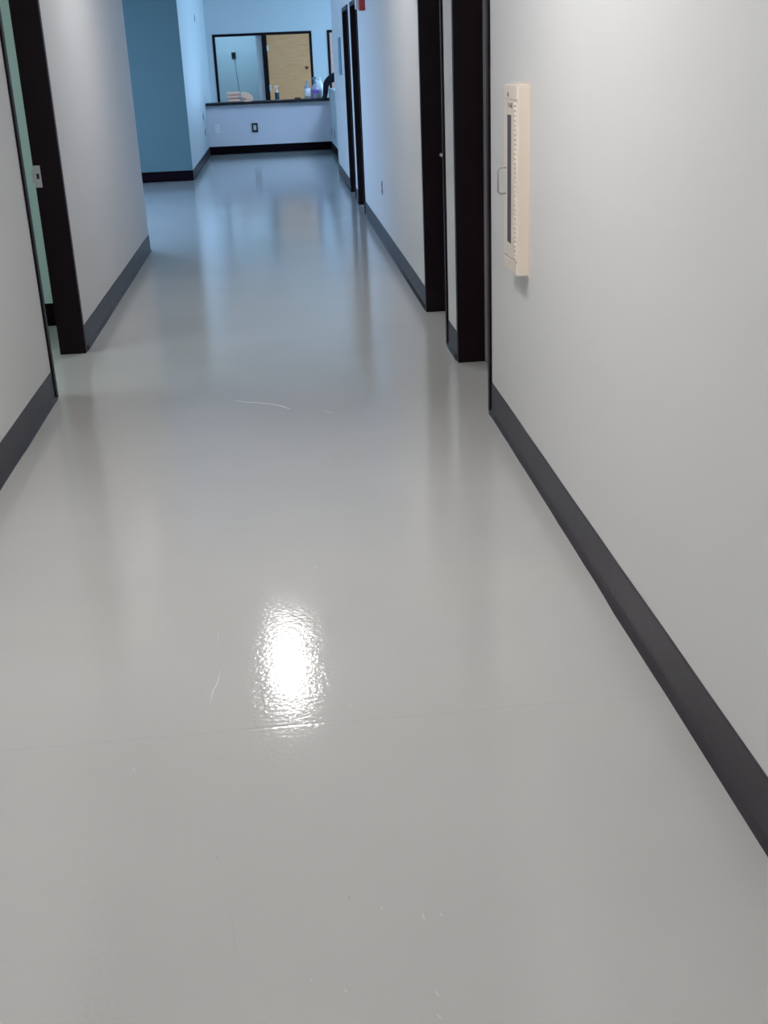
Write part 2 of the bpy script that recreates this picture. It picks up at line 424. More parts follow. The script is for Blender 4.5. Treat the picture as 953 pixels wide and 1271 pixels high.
# ---- hollow metal door frames
def frame_mb(side, y0, y1, xw, depth=0.19, proud=0.012):
    """side +1: wall at larger x (right wall); xw = corridor face of the wall"""
    f = MB(); s = side
    xa, xb = xw - s * proud, xw + s * (depth - proud)
    lo, hi = min(xa, xb), max(xa, xb)
    xs0, xs1 = sorted((xw + s * 0.055, xw + s * 0.138))      # raised stop
    def jamb(ya, yb, inner):
        f.box(lo, hi, ya, yb, 0, DH + FW, None, 0.003, 2)
        st = (yb, yb + 0.014) if inner > 0 else (ya - 0.014, ya)
    jamb(y0 - FW, y0, 1); jamb(y1, y1 + FW, -1)
    f.box(lo, hi, y0, y1, DH, DH + FW, None, 0.003, 2)
    f.box(xs0, xs1, y0 + 0.0, y1 - 0.0, DH - 0.014, DH)
    return f
def right_door(n, y0, y1, label):
    d = empty('door_%d' % n, (XR, (y0 + y1) / 2, 0)); struct(d, label, 'door')
    frame_mb(1, y0, y1, XR).obj('door_frame', M['frame'], d)
    l = MB(); l.box(1.095, 1.14, y0 + 0.003, y1 - 0.003, 0.008, DH - 0.016, None, 0.002)
    lf = l.obj('door_leaf', M['door'], d); lf['label'] = 'grey flush door leaf'
    h = MB(); yk = y1 - 0.075 if n != 1 else y0 + 0.075
    h.lathe([(0.0, 0), (0.026, 0), (0.026, 0.006), (0.011, 0.009), (0.011, 0.040)], (0, 0, 0), 20)
    bmesh.ops.transform(h.bm, matrix=Matrix.Translation((1.095, yk, 1.03)) @ Matrix.Rotation(-PI / 2, 4, 'Y'), verts=h.bm.verts)
    h.tube([(1.056, yk, 1.03), (1.054, yk - 0.03, 1.03), (1.054, yk - 0.11, 1.028)], [0.011, 0.010, 0.008])
    ho = h.obj('lever_handle', M['steel'], d); ho['label'] = 'steel lever handle'
    return d
DLAB = ['nearest closed door on the right, dark frame beside the cream cabinet', 'second closed door on the right, dark frame',
        'third closed door on the right, dark frame just past the red alarm', 'farthest closed door on the right, dark frame']
for i, (a, e) in enumerate(RD): right_door(i + 1, a, e, DLAB[i])
d5 = empty('door_5', (XL, sum(LD) / 2, 0)); struct(d5, 'open doorway on the left with dark frame and strike plate', 'door')
f = frame_mb(-1, LD[0], LD[1], XL, 0.158)
f.obj('door_frame', M['frame'], d5)
s = MB(); yk = LD[1]
s.box(-1.414, -1.376, yk - 0.003, yk + 0.0005, 1.000, 1.124, None, 0.001)
s.box(-1.428, -1.412, yk - 0.004, yk + 0.001, 1.026, 1.100, None, 0.001)
so = s.obj('strike_plate', M['satin'], d5); so['label'] = 'grey metal strike plate'
s = MB(); s.box(-1.402, -1.386, yk - 0.0036, yk - 0.0005, 1.048, 1.078, None, 0.0008); s.obj('latch_hole', M['hole'], so)
for zz in (1.012, 1.112):
    s = MB(); s.lathe([(0.004, 0), (0.004, 0.0012), (0.0015, 0.002)], (0, 0, 0), 12)
    bmesh.ops.transform(s.bm, matrix=Matrix.Translation((-1.394, yk - 0.003, zz)) @ Matrix.Rotation(PI / 2, 4, 'X'), verts=s.bm.verts)
    s.obj('screw', M['steel'], so)

# ---- back wall doors
d6 = empty('door_6', (-0.13, BACKY, 0)); struct(d6, 'double dark frame in the back wall, open doorway and maple door', 'door')
f = MB(); P0, P1 = BACKY - 0.012, BACKY + T + 0.012
f.box(bd[0][0] - FW, bd[0][0], P0, P1, 0, 2.23, None, 0.003); f.box(bd[0][1], bd[1][0], P0, P1, 0, 2.23, None, 0.003)
f.box(bd[1][1], bd[1][1] + FW, P0, P1, 0, 2.23, None, 0.003)
f.box(bd[0][0], bd[0][1], P0, P1, DH, 2.23, None, 0.003); f.box(bd[1][0], bd[1][1], P0, P1, DH, 2.23, None, 0.003)
f.obj('door_frame', M['frame'], d6)
l = MB(); l.box(bd[1][0] + 0.004, bd[1][1] - 0.004, BACKY - 0.004, BACKY + 0.04, 0.008, DH - 0.004, None, 0.002)
lf = l.obj('door_leaf', M['wood'], d6); lf['label'] = 'maple veneer door leaf'
for zz in (0.25, 1.14, 1.92):
    h = MB(); h.box(bd[1][0] - 0.004, bd[1][0] + 0.036, BACKY - 0.009, BACKY - 0.004, zz - 0.06, zz + 0.06, None, 0.0015)
    h.tube([(bd[1][0] + 0.002, BACKY - 0.014, zz - 0.062), (bd[1][0] + 0.002, BACKY - 0.014, zz + 0.062)], 0.008)
    h.obj('hinge', M['plate'], lf)
h = MB(); h.lathe([(0.032, 0), (0.032, 0.01), (0.024, 0.018), (0.012, 0.02)], (0, 0, 0), 24)
bmesh.ops.transform(h.bm, matrix=Matrix.Translation((0.775, BACKY - 0.004, 1.51)) @ Matrix.Rotation(PI / 2, 4, 'X'), verts=h.bm.verts)
h.obj('lock', M['tape'], lf)
h = MB(); h.lathe([(0.032, 0), (0.032, 0.008), (0.012, 0.012), (0.012, 0.05)], (0, 0, 0), 24)
bmesh.ops.transform(h.bm, matrix=Matrix.Translation((0.79, BACKY - 0.004, 1.0)) @ Matrix.Rotation(PI / 2, 4, 'X'), verts=h.bm.verts)
h.tube([(0.79, BACKY - 0.052, 1.0), (0.76, BACKY - 0.056, 1.0), (0.68, BACKY - 0.056, 0.998)], 0.009)
h.obj('lever_handle', M['steel'], lf)
d7 = empty('door_7', (1.74, BACKY, 0)); struct(d7, 'maple door in dark frame at right end of the back wall', 'door')
f = MB(); a, e = bd[2]
f.box(a - FW, a, P0, P1, 0, 2.23, None, 0.003); f.box(e, e + FW, P0, P1, 0, 2.23, None, 0.003); f.box(a, e, P0, P1, DH, 2.23, None, 0.003)
f.obj('door_frame', M['frame'], d7)
l = MB(); l.box(a + 0.004, e - 0.004, BACKY - 0.004, BACKY + 0.04, 0.008, DH - 0.004, None, 0.002); l.obj('door_leaf', M['woodp'], d7)

# ---- windows
def window(n, x, y0, y1, z0, z1, nm, label):
    t = empty('window_%d' % n, (x, (y0 + y1) / 2, z0)); struct(t, label, 'window')
    f = MB()
    f.box(x - 0.04, x + 0.04, y0, y1, z0, z0 + 0.06, None, 0.004); f.box(x - 0.04, x + 0.04, y0, y1, z1 - 0.06, z1, None, 0.004)
    for k in range(nm + 1):
        yy = y0 + (y1 - y0 - 0.06) * k / nm
        f.box(x - 0.04, x + 0.04, yy, yy + 0.06, z0 + 0.06, z1 - 0.06, None, 0.004)
    f.obj('window_frame', M['winframe'], t)
    for k in range(nm):
        ya = y0 + (y1 - y0 - 0.06) * k / nm + 0.06; yb = y0 + (y1 - y0 - 0.06) * (k + 1) / nm
        g = MB(); g.box(x - 0.003, x + 0.003, ya, yb, z0 + 0.06, z1 - 0.06); g.obj('pane', M['glass'], t)
window(1, -7.07, *WL, 4, 'wide lobby window in a dark frame')
window(2, 5.07, *WR, 4, 'wide reception window in a dark frame')

# ------------------------------------------------------------------ ceiling lights and added fill panels
def ceiling_light(x, y, label, sx=0.30, sy=0.95, lens=PANEL, group='corridor ceiling lights'):
    t = thing('ceiling_light', label, 'light', (x, y, ZC), group)
    f = MB(); w_ = 0.03; z0, z1 = ZC - 0.035, ZC
    f.box(x - sx / 2, x + sx / 2, y - sy / 2, y - sy / 2 + w_, z0, z1, None, 0.004); f.box(x - sx / 2, x + sx / 2, y + sy / 2 - w_, y + sy / 2, z0, z1, None, 0.004)
    f.box(x - sx / 2, x - sx / 2 + w_, y - sy / 2 + w_, y + sy / 2 - w_, z0, z1, None, 0.004); f.box(x + sx / 2 - w_, x + sx / 2, y - sy / 2 + w_, y + sy / 2 - w_, z0, z1, None, 0.004)
    f.obj('fixture_frame', M['lightframe'], t)
    d = MB(); d.box(x - sx / 2 + w_, x + sx / 2 - w_, y - sy / 2 + w_, y + sy / 2 - w_, ZC - 0.022, ZC - 0.012); d.obj('diffuser', lens, t)
    return t
CX = (XR + XL) / 2 - 0.03
L1 = ceiling_light(CX, 8.40, 'rectangular ceiling light, its glow mirrored on the corridor floor')
L2 = ceiling_light(CX, 3.5, 'rectangular ceiling light over the corridor before the cream cabinet', 0.42, 1.06)
for yy, lab in ((-1.7, 'rectangular ceiling light over the corridor behind the viewer'), (-4.2, 'rectangular ceiling light at the near corridor end')):
    cpy = copy_tree(L2, (CX, yy, ZC)); cpy['label'] = lab
ceiling_light(-3.0, 6.0, 'rectangular ceiling light inside the side room on the left', lens=PANELG, group='side room ceiling lights')
ceiling_light(-2.3, 13.3, 'added unseen fill light over the lobby, nearer the corridor', 0.6, 1.2, FILL_LOBBY, 'added lobby fill lights')  # added lamp, hidden by the left wall: more blue light for alcove and floor
ceiling_light(-4.2, 15.2, 'added unseen fill light over the lobby, nearer the window', 0.6, 1.2, FILL_LOBBY, 'added lobby fill lights')  # second added lobby lamp, out of view, for the same blue light
ceiling_light(1.9, 20.4, 'added unseen fill light over the reception behind the low wall', 0.6, 1.2, FILL_RECEPTION, 'added reception fill lights')  # added out of sight to brighten the half wall and alcove floor
ceiling_light(-0.75, 27.4, 'added blue fill light in the far room behind the open doorway', lens=FILL_FAR, group='added far room fill lights')  # added to lift the dark room behind the doorway

# ------------------------------------------------------------------ fire extinguisher cabinet
CY0, CY1, CZ0, CZ1, CXF = 4.450, 4.705, 0.803, 1.510, 0.905
cab = thing('extinguisher_cabinet', 'cream narrow extinguisher cabinet with slot window on the right wall', 'cabinet', (XR, (CY0 + CY1) / 2, CZ0))
b = MB(); b.box(CXF + 0.004, XR + 0.0, CY0, CY1, CZ0, CZ1, None, 0.004); b.box(XR - 0.004, XR, CY0 - 0.006, CY1 + 0.006, CZ0 - 0.006, CZ1 + 0.006, None, 0.001)
b.obj('cabinet_body', M['cream'], cab)
b = MB(); b.box(CXF, CXF + 0.008, CY0 + 0.004, CY1 - 0.004, CZ1 - 0.052, CZ1 - 0.003, None, 0.002)
tp = b.obj('top_panel', M['cream'], cab)
l = MB(); l.lathe([(0.009, 0), (0.009, 0.002), (0.004, 0.0025)], (0, 0, 0), 16)
bmesh.ops.transform(l.bm, matrix=Matrix.Translation((CXF, 4.615, CZ1 - 0.036)) @ Matrix.Rotation(-PI / 2, 4, 'Y'), verts=l.bm.verts)
l.obj('lock', M['grey'], tp)
b = MB(); b.box(CXF, CXF + 0.008, CY0 + 0.004, CY1 - 0.004, CZ0 + 0.003, CZ0 + 0.052, None, 0.002); b.obj('bottom_panel', M['cream'], cab)
# door: a plate with a long slot
dz0, dz1 = CZ0 + 0.0565, CZ1 - 0.0565; sy0, sy1, sz0, sz1 = 4.553, 4.632, 0.915, 1.400
b = MB(); X0, X1 = CXF - 0.001, CXF + 0.008; ya, yb = CY0 + 0.004, CY1 - 0.004
b.box(X0, X1, ya, sy0, dz0, dz1, None, 0.0012); b.box(X0, X1, sy1, yb, dz0, dz1, None, 0.0012)
b.box(X0, X1, sy0 - 0.001, sy1 + 0.001, dz0, sz0, None, 0.0012); b.box(X0, X1, sy0 - 0.001, sy1 + 0.001, sz1, dz1, None, 0.0012)
dr = b.obj('cabinet_door', M['cream'], cab)
g = MB(); g.box(CXF - 0.0004, CXF + 0.003, sy0, sy1, sz0, sz1); go = g.obj('slot_window', M['glassdark'], dr); go['label'] = 'tall dark slot window'
h = MB(); hy = 4.652; hx = CXF - 0.034
h.tube([(CXF, hy, 1.200), (hx + 0.008, hy, 1.200), (hx, hy, 1.192), (hx, hy, 1.108), (hx + 0.008, hy, 1.100), (CXF, hy, 1.100)], 0.0042, 10)
ho = h.obj('pull_handle', M['steel'], dr); ho['label'] = 'steel bow handle'
h = MB(); n = 34
for k in range(n):
    z = dz0 + 0.004 + (dz1 - dz0 - 0.008) * k / n; dzk = (dz1 - dz0 - 0.008) / n
    h.tube([(CXF - 0.002, CY0 + 0.016, z + 0.0008), (CXF - 0.002, CY0 + 0.016, z + dzk - 0.0022)], 0.0045, 8)
h.obj('piano_hinge', M['cream'], dr)
g = MB(); g.box(CXF - 0.0022, CXF - 0.0005, 4.512, 4.604, 1.424, 1.446, M['cream'], 0.0005)
no = g.obj('name_plate', M['cream'], dr)
def strokes(word, y0, z0, hgt, wid, gap, th, x, mb, m):
    G = {'F': [((0, 0), (0, 1)), ((0, 1), (1, 1)), ((0, .5), (.8, .5))], 'I': [((.5, 0), (.5, 1))],
         'R': [((0, 0), (0, 1)), ((0, 1), (1, 1)), ((1, 1), (1, .5)), ((0, .5), (1, .5)), ((.4, .5), (1, 0))],
         'E': [((0, 0), (0, 1)), ((0, 1), (1, 1)), ((0, .5), (.8, .5)), ((0, 0), (1, 0))]}
    y = y0
    for ch in word:
        for (u0, v0), (u1, v1) in G[ch]:
            mb.tube([(x, y - u0 * wid, z0 + v0 * hgt), (x, y - u1 * wid, z0 + v1 * hgt)], th, 6, m)
        y -= wid + gap
g = MB(); strokes('FIRE', 4.601, 1.4275, 0.015, 0.015, 0.0085, 0.0016, CXF - 0.0024, g, M['grey'])
lt = g.obj('lettering', M['grey'], no); lt['label'] = 'grey FIRE lettering'

# ------------------------------------------------------------------ alarm, outlets, plaque
al = thing('fire_alarm', 'red fire alarm box with clear strobe, high on the right wall', 'alarm', (XR, 12.08, 2.065))
b = MB(); b.box(0.900, XR + 0.0006, 12.03, 12.15, 2.065, 2.215, None, 0.008, 3); b.obj('housing', M['red'], al)
b = MB(); b.box(0.862, 0.901, 12.045, 12.135, 2.075, 2.205, None, 0.010, 3); lo = b.obj('strobe_lens', M['lens'], al); lo['label'] = 'clear strobe lens'

def wall_plate(name, label, cat, loc, nx, ny, w_, h_, m, kind='outlet', group=None, proud=0.007):
    """plate on a wall with outward normal (nx,ny); loc = centre on the wall"""
    t = thing(name, label, cat, (loc[0], loc[1], loc[2] - h_ / 2), group)
    R = Matrix.Translation(loc) @ Matrix.Rotation(math.atan2(ny, nx), 4, 'Z')     # local +x = outward
    def part(nm, boxes, mm, par):
        q = MB()
        for bx in boxes: q.box(*bx)
        bmesh.ops.transform(q.bm, matrix=R, verts=q.bm.verts)
        return q.obj(nm, mm, par)
    p = part('cover_plate', [(0, proud, -w_ / 2, w_ / 2, -h_ / 2, h_ / 2, None, 0.002)], m, t)
    if kind == 'outlet':
        for s_ in (-1, 1):
            r = part('receptacle', [(proud - 0.001, proud + 0.003, -w_ * 0.24, w_ * 0.24, s_ * h_ * 0.21 - h_ * 0.13, s_ * h_ * 0.21 + h_ * 0.13, None, 0.002)], m, p)
            part('slot', [(proud + 0.002, proud + 0.0035, -0.009, -0.005, s_ * h_ * 0.21 - 0.006, s_ * h_ * 0.21 + 0.008), (proud + 0.002, proud + 0.0035, 0.005, 0.009, s_ * h_ * 0.21 - 0.006, s_ * h_ * 0.21 + 0.008)], M['hole'], r)
    elif kind == 'switch':
        part('switch_rocker', [(proud - 0.001, proud + 0.004, -w_ * 0.22, w_ * 0.22, -h_ * 0.28, h_ * 0.28, None, 0.002)], m, p)
    elif kind == 'box':
        r = part('insert', [(proud - 0.001, proud + 0.004, -w_ * 0.24, w_ * 0.24, -h_ * 0.28, h_ * 0.28, None, 0.002)], M['plate'], p); r['label'] = 'white insert'
    return t
M['dim'] = mat('grey_wall_plate', (0.22, 0.25, 0.30, 1), 0.4)
wall_plate('power_outlet', 'grey outlet on the right wall between second and third door', 'outlet', (XR, 10.89, 0.51), -1, 0, 0.072, 0.118, M['dim'])
wall_plate('power_outlet', 'small white outlet on the half wall below the counter, left end', 'outlet', (-1.105, HWY, 0.485), 0, -1, 0.085, 0.15, M['white'])
wall_plate('outlet_box', 'black outlet box with white middle on the half wall', 'outlet', (-0.38, HWY, 0.475), 0, -1, 0.115, 0.165, M['black'], 'box', proud=0.03)
wall_plate('wall_switch', 'grey wall plate on the left alcove wall, upper of two below counter', 'switch', (ALX, 22.35, 0.755), 1, 0, 0.11, 0.125, M['dim'], 'switch')
wall_plate('power_outlet', 'grey wall plate on the left alcove wall, lower of two below counter', 'outlet', (ALX, 22.6, 0.48), 1, 0, 0.11, 0.125, M['dim'])
wall_plate('wall_switch', 'small grey plate high on the left alcove wall', 'switch', (ALX, 22.5, 2.43), 1, 0, 0.09, 0.125, M['dim'], 'switch')
wall_plate('power_outlet', 'grey outlet on low right alcove wall, next to the half wall', 'outlet', (1.10, 23.2, 0.36), -1, 0, 0.13, 0.13, M['dim'])
wall_plate('power_outlet', 'grey outlet on low right alcove wall, beside the corridor corner', 'outlet', (1.10, 22.15, 0.37), -1, 0, 0.13, 0.16, M['dim'])
sg = thing('wall_plaque', 'plain teal plaque on the right wall past the farthest door', 'sign', (XR, 16.6, 1.45))
b = MB(); b.box(XR - 0.012, XR, 16.40, 16.80, 1.45, 1.90, None, 0.003); b.obj('panel', M['sign'], sg)
b = MB()
for q in ((16.39, 16.81, 1.44, 1.455), (16.39, 16.81, 1.895, 1.91), (16.39, 16.405, 1.455, 1.895), (16.795, 16.81, 1.455, 1.895)): b.box(XR - 0.015, XR, *q, None, 0.002)
b.obj('rim', M['sign'], sg)
# thermostat and cable in the far room
FY = 28.6
t = thing('thermostat', 'small black wall control with a cable, seen through the open doorway', 'control', (-0.815, FY, 1.75))
b = MB(); b.box(-0.86, -0.77, FY - 0.035, FY, 1.755, 1.895, None, 0.006, 3); b.obj('casing', M['black'], t)
b = MB(); b.box(-0.84, -0.79, FY - 0.038, FY - 0.034, 1.815, 1.865, None, 0.001); b.obj('screen', M['hole'], t)
b = MB(); b.tube([(-0.805, FY - 0.008, 1.757), (-0.79, FY - 0.008, 1.5), (-0.765, FY - 0.008, 1.2), (-0.76, FY - 0.008, 0.9), (-0.76, FY - 0.008, 0.4)], 0.007, 8); b.obj('cable', M['greyblue'], t)

# ------------------------------------------------------------------ counter and what stands on it
CZ = 0.955
CTY0 = 23.48
ct = thing('counter', 'long dark counter slab on the half wall', 'counter', (-0.09, 23.75, 0.909))
b = MB(); b.box(ALX, 1.115, CTY0, 24.02, 0.909, CZ, None, 0.005, 3); b.obj('worktop', M['counter'], ct)

def folded(x0, x1, y0, y1, z0, h, m, label):
    """a towel folded in three, rounded fold on the near edge"""
    t = MB(); lay = 1; th = h / lay
    for k in range(lay):
        za = z0 + k * th + 0.001; zb = z0 + (k + 1) * th - 0.004
        r = (zb - za) / 2; zc = (za + zb) / 2
        o = 0.0
        poly = [(y1, za), (y1, zb)] + [(y0 + r - r * math.sin(a) + o, zc + r * math.cos(a)) for a in [PI * i / 8 for i in range(9)]]
        t.prism(poly, 'x', x0 + o, x1 + o, None, False)
    o_ = t.obj('folded_towel', m, origin=((x0 + x1) / 2, (y0 + y1) / 2, z0))
    return tag(o_, label, 'towel', 'folded towels stacked on the counter')
folded(-0.845, -0.61, 23.52, 23.74, CZ, 0.066, M['towel'], 'pale pink folded towel at the bottom of the counter stack')
folded(-0.85, -0.615, 23.515, 23.735, CZ + 0.066, 0.066, M['towel'], 'pale pink folded towel in the middle of the counter stack')
folded(-0.86, -0.62, 23.52, 23.74, CZ + 0.132, 0.062, M['towel'], 'pale pink folded towel on top of the counter stack')
# draped cloth beside the stack: a folded-over sheet falling to the right with a hollow under the fold
# a folded sheet: top layer slopes down to the right, turns under and runs back, leaving a hollow
t = bmesh.new(); NY = 8; g = []
loop = [(-0.607, 0.160), (-0.58, 0.178), (-0.54, 0.178), (-0.50, 0.166), (-0.455, 0.146), (-0.42, 0.120), (-0.392, 0.088), (-0.380, 0.055), (-0.386, 0.028), (-0.41, 0.006),
        (-0.46, 0.0), (-0.52, 0.0), (-0.565, 0.010), (-0.57, 0.026), (-0.53, 0.036), (-0.485, 0.046), (-0.52, 0.064), (-0.57, 0.078), (-0.605, 0.082)]
loop = [Vector(p) for p in loop]; lo_ = 0.0
for j in range(NY):
    f = j / (NY - 1)
    g.append([t.verts.new((p.x + 0.012 + 0.010 * math.sin(4 * f + k * 0.3), 23.475 + 0.21 * f + 0.008 * math.sin(k * 1.1), CZ + 0.0035 + (p.y - lo_) * (1 - 0.15 * f) + (0.005 * math.sin(6 * f + k * 0.5) if p.y > 0.09 else 0))) for k, p in enumerate(loop)])
K = len(loop)
for j in range(NY - 1):
    for k in range(K):
        fc = t.faces.new((g[j][k], g[j][(k + 1) % K], g[j + 1][(k + 1) % K], g[j + 1][k])); fc.smooth = True
t.faces.new(g[0][::-1]); t.faces.new(g[-1])
bmesh.ops.recalc_face_normals(t, faces=t.faces[:])
q = MB(); q.add(t); q.box(-0.575, -0.47, 23.55, 23.56, CZ + 0.012, CZ + 0.085)
o = q.obj('cloth', M['rag'], origin=(-0.49, 23.59, CZ))
tag(o, 'peach cloth slumped over beside the folded towels', 'cloth')

def spray(x, y, label, body_m, label_m, head_m, r=0.045, hb=0.18, htot=0.29, name='spray_bottle', lz=(0.012, 0.145)):
    t = thing(name, label, 'bottle', (x, y, CZ))
    b = MB(); b.lathe([(r * 0.9, 0), (r, 0.006), (r, hb * 0.68), (r * 0.9, hb * 0.82), (r * 0.42, hb * 0.97), (r * 0.36, hb * 1.0), (r * 0.36, hb + 0.02)], (x, y, CZ), 28)
    bo = b.obj('bottle_body', body_m, t)
    b = MB(); b.lathe([(r * 1.0, lz[0]), (r * 1.015, lz[0] + 0.002), (r * 1.015, lz[1] - 0.002), (r * 1.0, lz[1])], (x, y, CZ), 28); b.obj('wrap_label', label_m, bo)
    z = CZ + hb + 0.012; hh = htot - hb - 0.012
    b = MB(); b.lathe([(r * 0.44, 0), (r * 0.46, 0.003), (r * 0.44, 0.022), (r * 0.3, 0.026)], (x, y, z), 20)
    b.prism([(x - 0.045, z + hh * 0.62), (x - 0.045, z + hh * 0.8), (x - 0.02, z + hh), (x + 0.03, z + hh), (x + 0.042, z + hh * 0.72), (x + 0.012, z + hh * 0.5), (x + 0.012, z + 0.02), (x - 0.012, z + 0.02), (x - 0.012, z + hh * 0.5)], 'y', y - 0.011, y + 0.011)
    b.tube([(x - 0.045, y, z + hh * 0.72), (x - 0.058, y, z + hh * 0.72)], 0.007)
    hd = b.obj('spray_head', head_m, t)
    b = MB(); b.tube([(x - 0.02, y, z + hh * 0.6), (x - 0.036, y, z + hh * 0.35), (x - 0.03, y, z + hh * 0.05)], [0.006, 0.005, 0.004]); b.obj('trigger', head_m, hd)
    return t
spray(0.095, 23.62, 'small white bottle with dark label and pink top on the counter', M['white'], M['label'], M['pink'], 0.042, 0.165, 0.275)
t = thing('tape_roll', 'small brown roll of tape lying on the counter', 'tape', (0.49, 23.60, CZ))
b = MB(); P = [(0.040, 0), (0.056, 0), (0.058, 0.004), (0.058, 0.032), (0.056, 0.036), (0.040, 0.036)]
tt = bmesh.new(); n = 32; rings = [[tt.verts.new((0.49 + r * math.cos(2 * PI * k / n), 23.60 + r * math.sin(2 * PI * k / n), CZ + z)) for r, z in P] for k in range(n)]
for k in range(n):
    A, Bq = rings[k], rings[(k + 1) % n]
    for i in range(len(P)): tt.faces.new((A[i], Bq[i], Bq[(i + 1) % len(P)], A[(i + 1) % len(P)]))
bmesh.ops.recalc_face_normals(tt, faces=tt.faces[:]); b.add(tt); b.obj('tape', M['tape'], t)
b = MB(); b.lathe([(0.040, 0.001), (0.040, 0.035), (0.037, 0.035), (0.037, 0.001)], (0.49, 23.60, CZ), 24); b.obj('core', M['rag'], t)
# tall clear bottle
t = thing('tall_bottle', 'tall clear plastic bottle on the counter before the maple door edge', 'bottle', (0.69, 23.64, CZ))
b = MB(); b.lathe([(0.054, 0), (0.060, 0.008), (0.060, 0.205), (0.052, 0.235), (0.030, 0.262), (0.020, 0.275), (0.020, 0.295)], (0.69, 23.64, CZ)); bo = b.obj('bottle_body', M['clear'], t)
b = MB(); b.lathe([(0.024, 0.285), (0.025, 0.287), (0.025, 0.325), (0.022, 0.332)], (0.69, 23.64, CZ)); b.obj('cap', M['clear'], t)
b = MB(); b.lathe([(0.060, 0.05), (0.0612, 0.052), (0.0612, 0.19), (0.060, 0.192)], (0.69, 23.64, CZ)); b.obj('wrap_label', M['white'], bo)
# clear jug with purple band and slate trigger
spray(0.835, 23.66, 'clear bottle with a purple label and slate spray head on the counter', M['clear'], M['purple'], M['greyblue'], 0.075, 0.27, 0.395, 'label_bottle', (0.095, 0.165))
# white jug
t = thing('white_jug', 'white plastic jug with handle standing next to the black-sleeved arm', 'jug', (0.935, 23.80, CZ))
b = MB(); b.lathe([(0.060, 0), (0.068, 0.01), (0.068, 0.21), (0.058, 0.27), (0.030, 0.325), (0.024, 0.335), (0.024, 0.35)], (0.935, 23.80, CZ)); b.obj('jug_body', M['white'], t)
b = MB(); b.lathe([(0.028, 0.34), (0.029, 0.342), (0.029, 0.372), (0.026, 0.378)], (0.935, 23.80, CZ)); b.obj('cap', M['white'], t)
b = MB(); b.tube([(0.925, 23.76, CZ + 0.32), (0.90, 23.725, CZ + 0.31), (0.885, 23.715, CZ + 0.25), (0.89, 23.735, CZ + 0.20)], 0.010); b.obj('handle', M['white'], t)

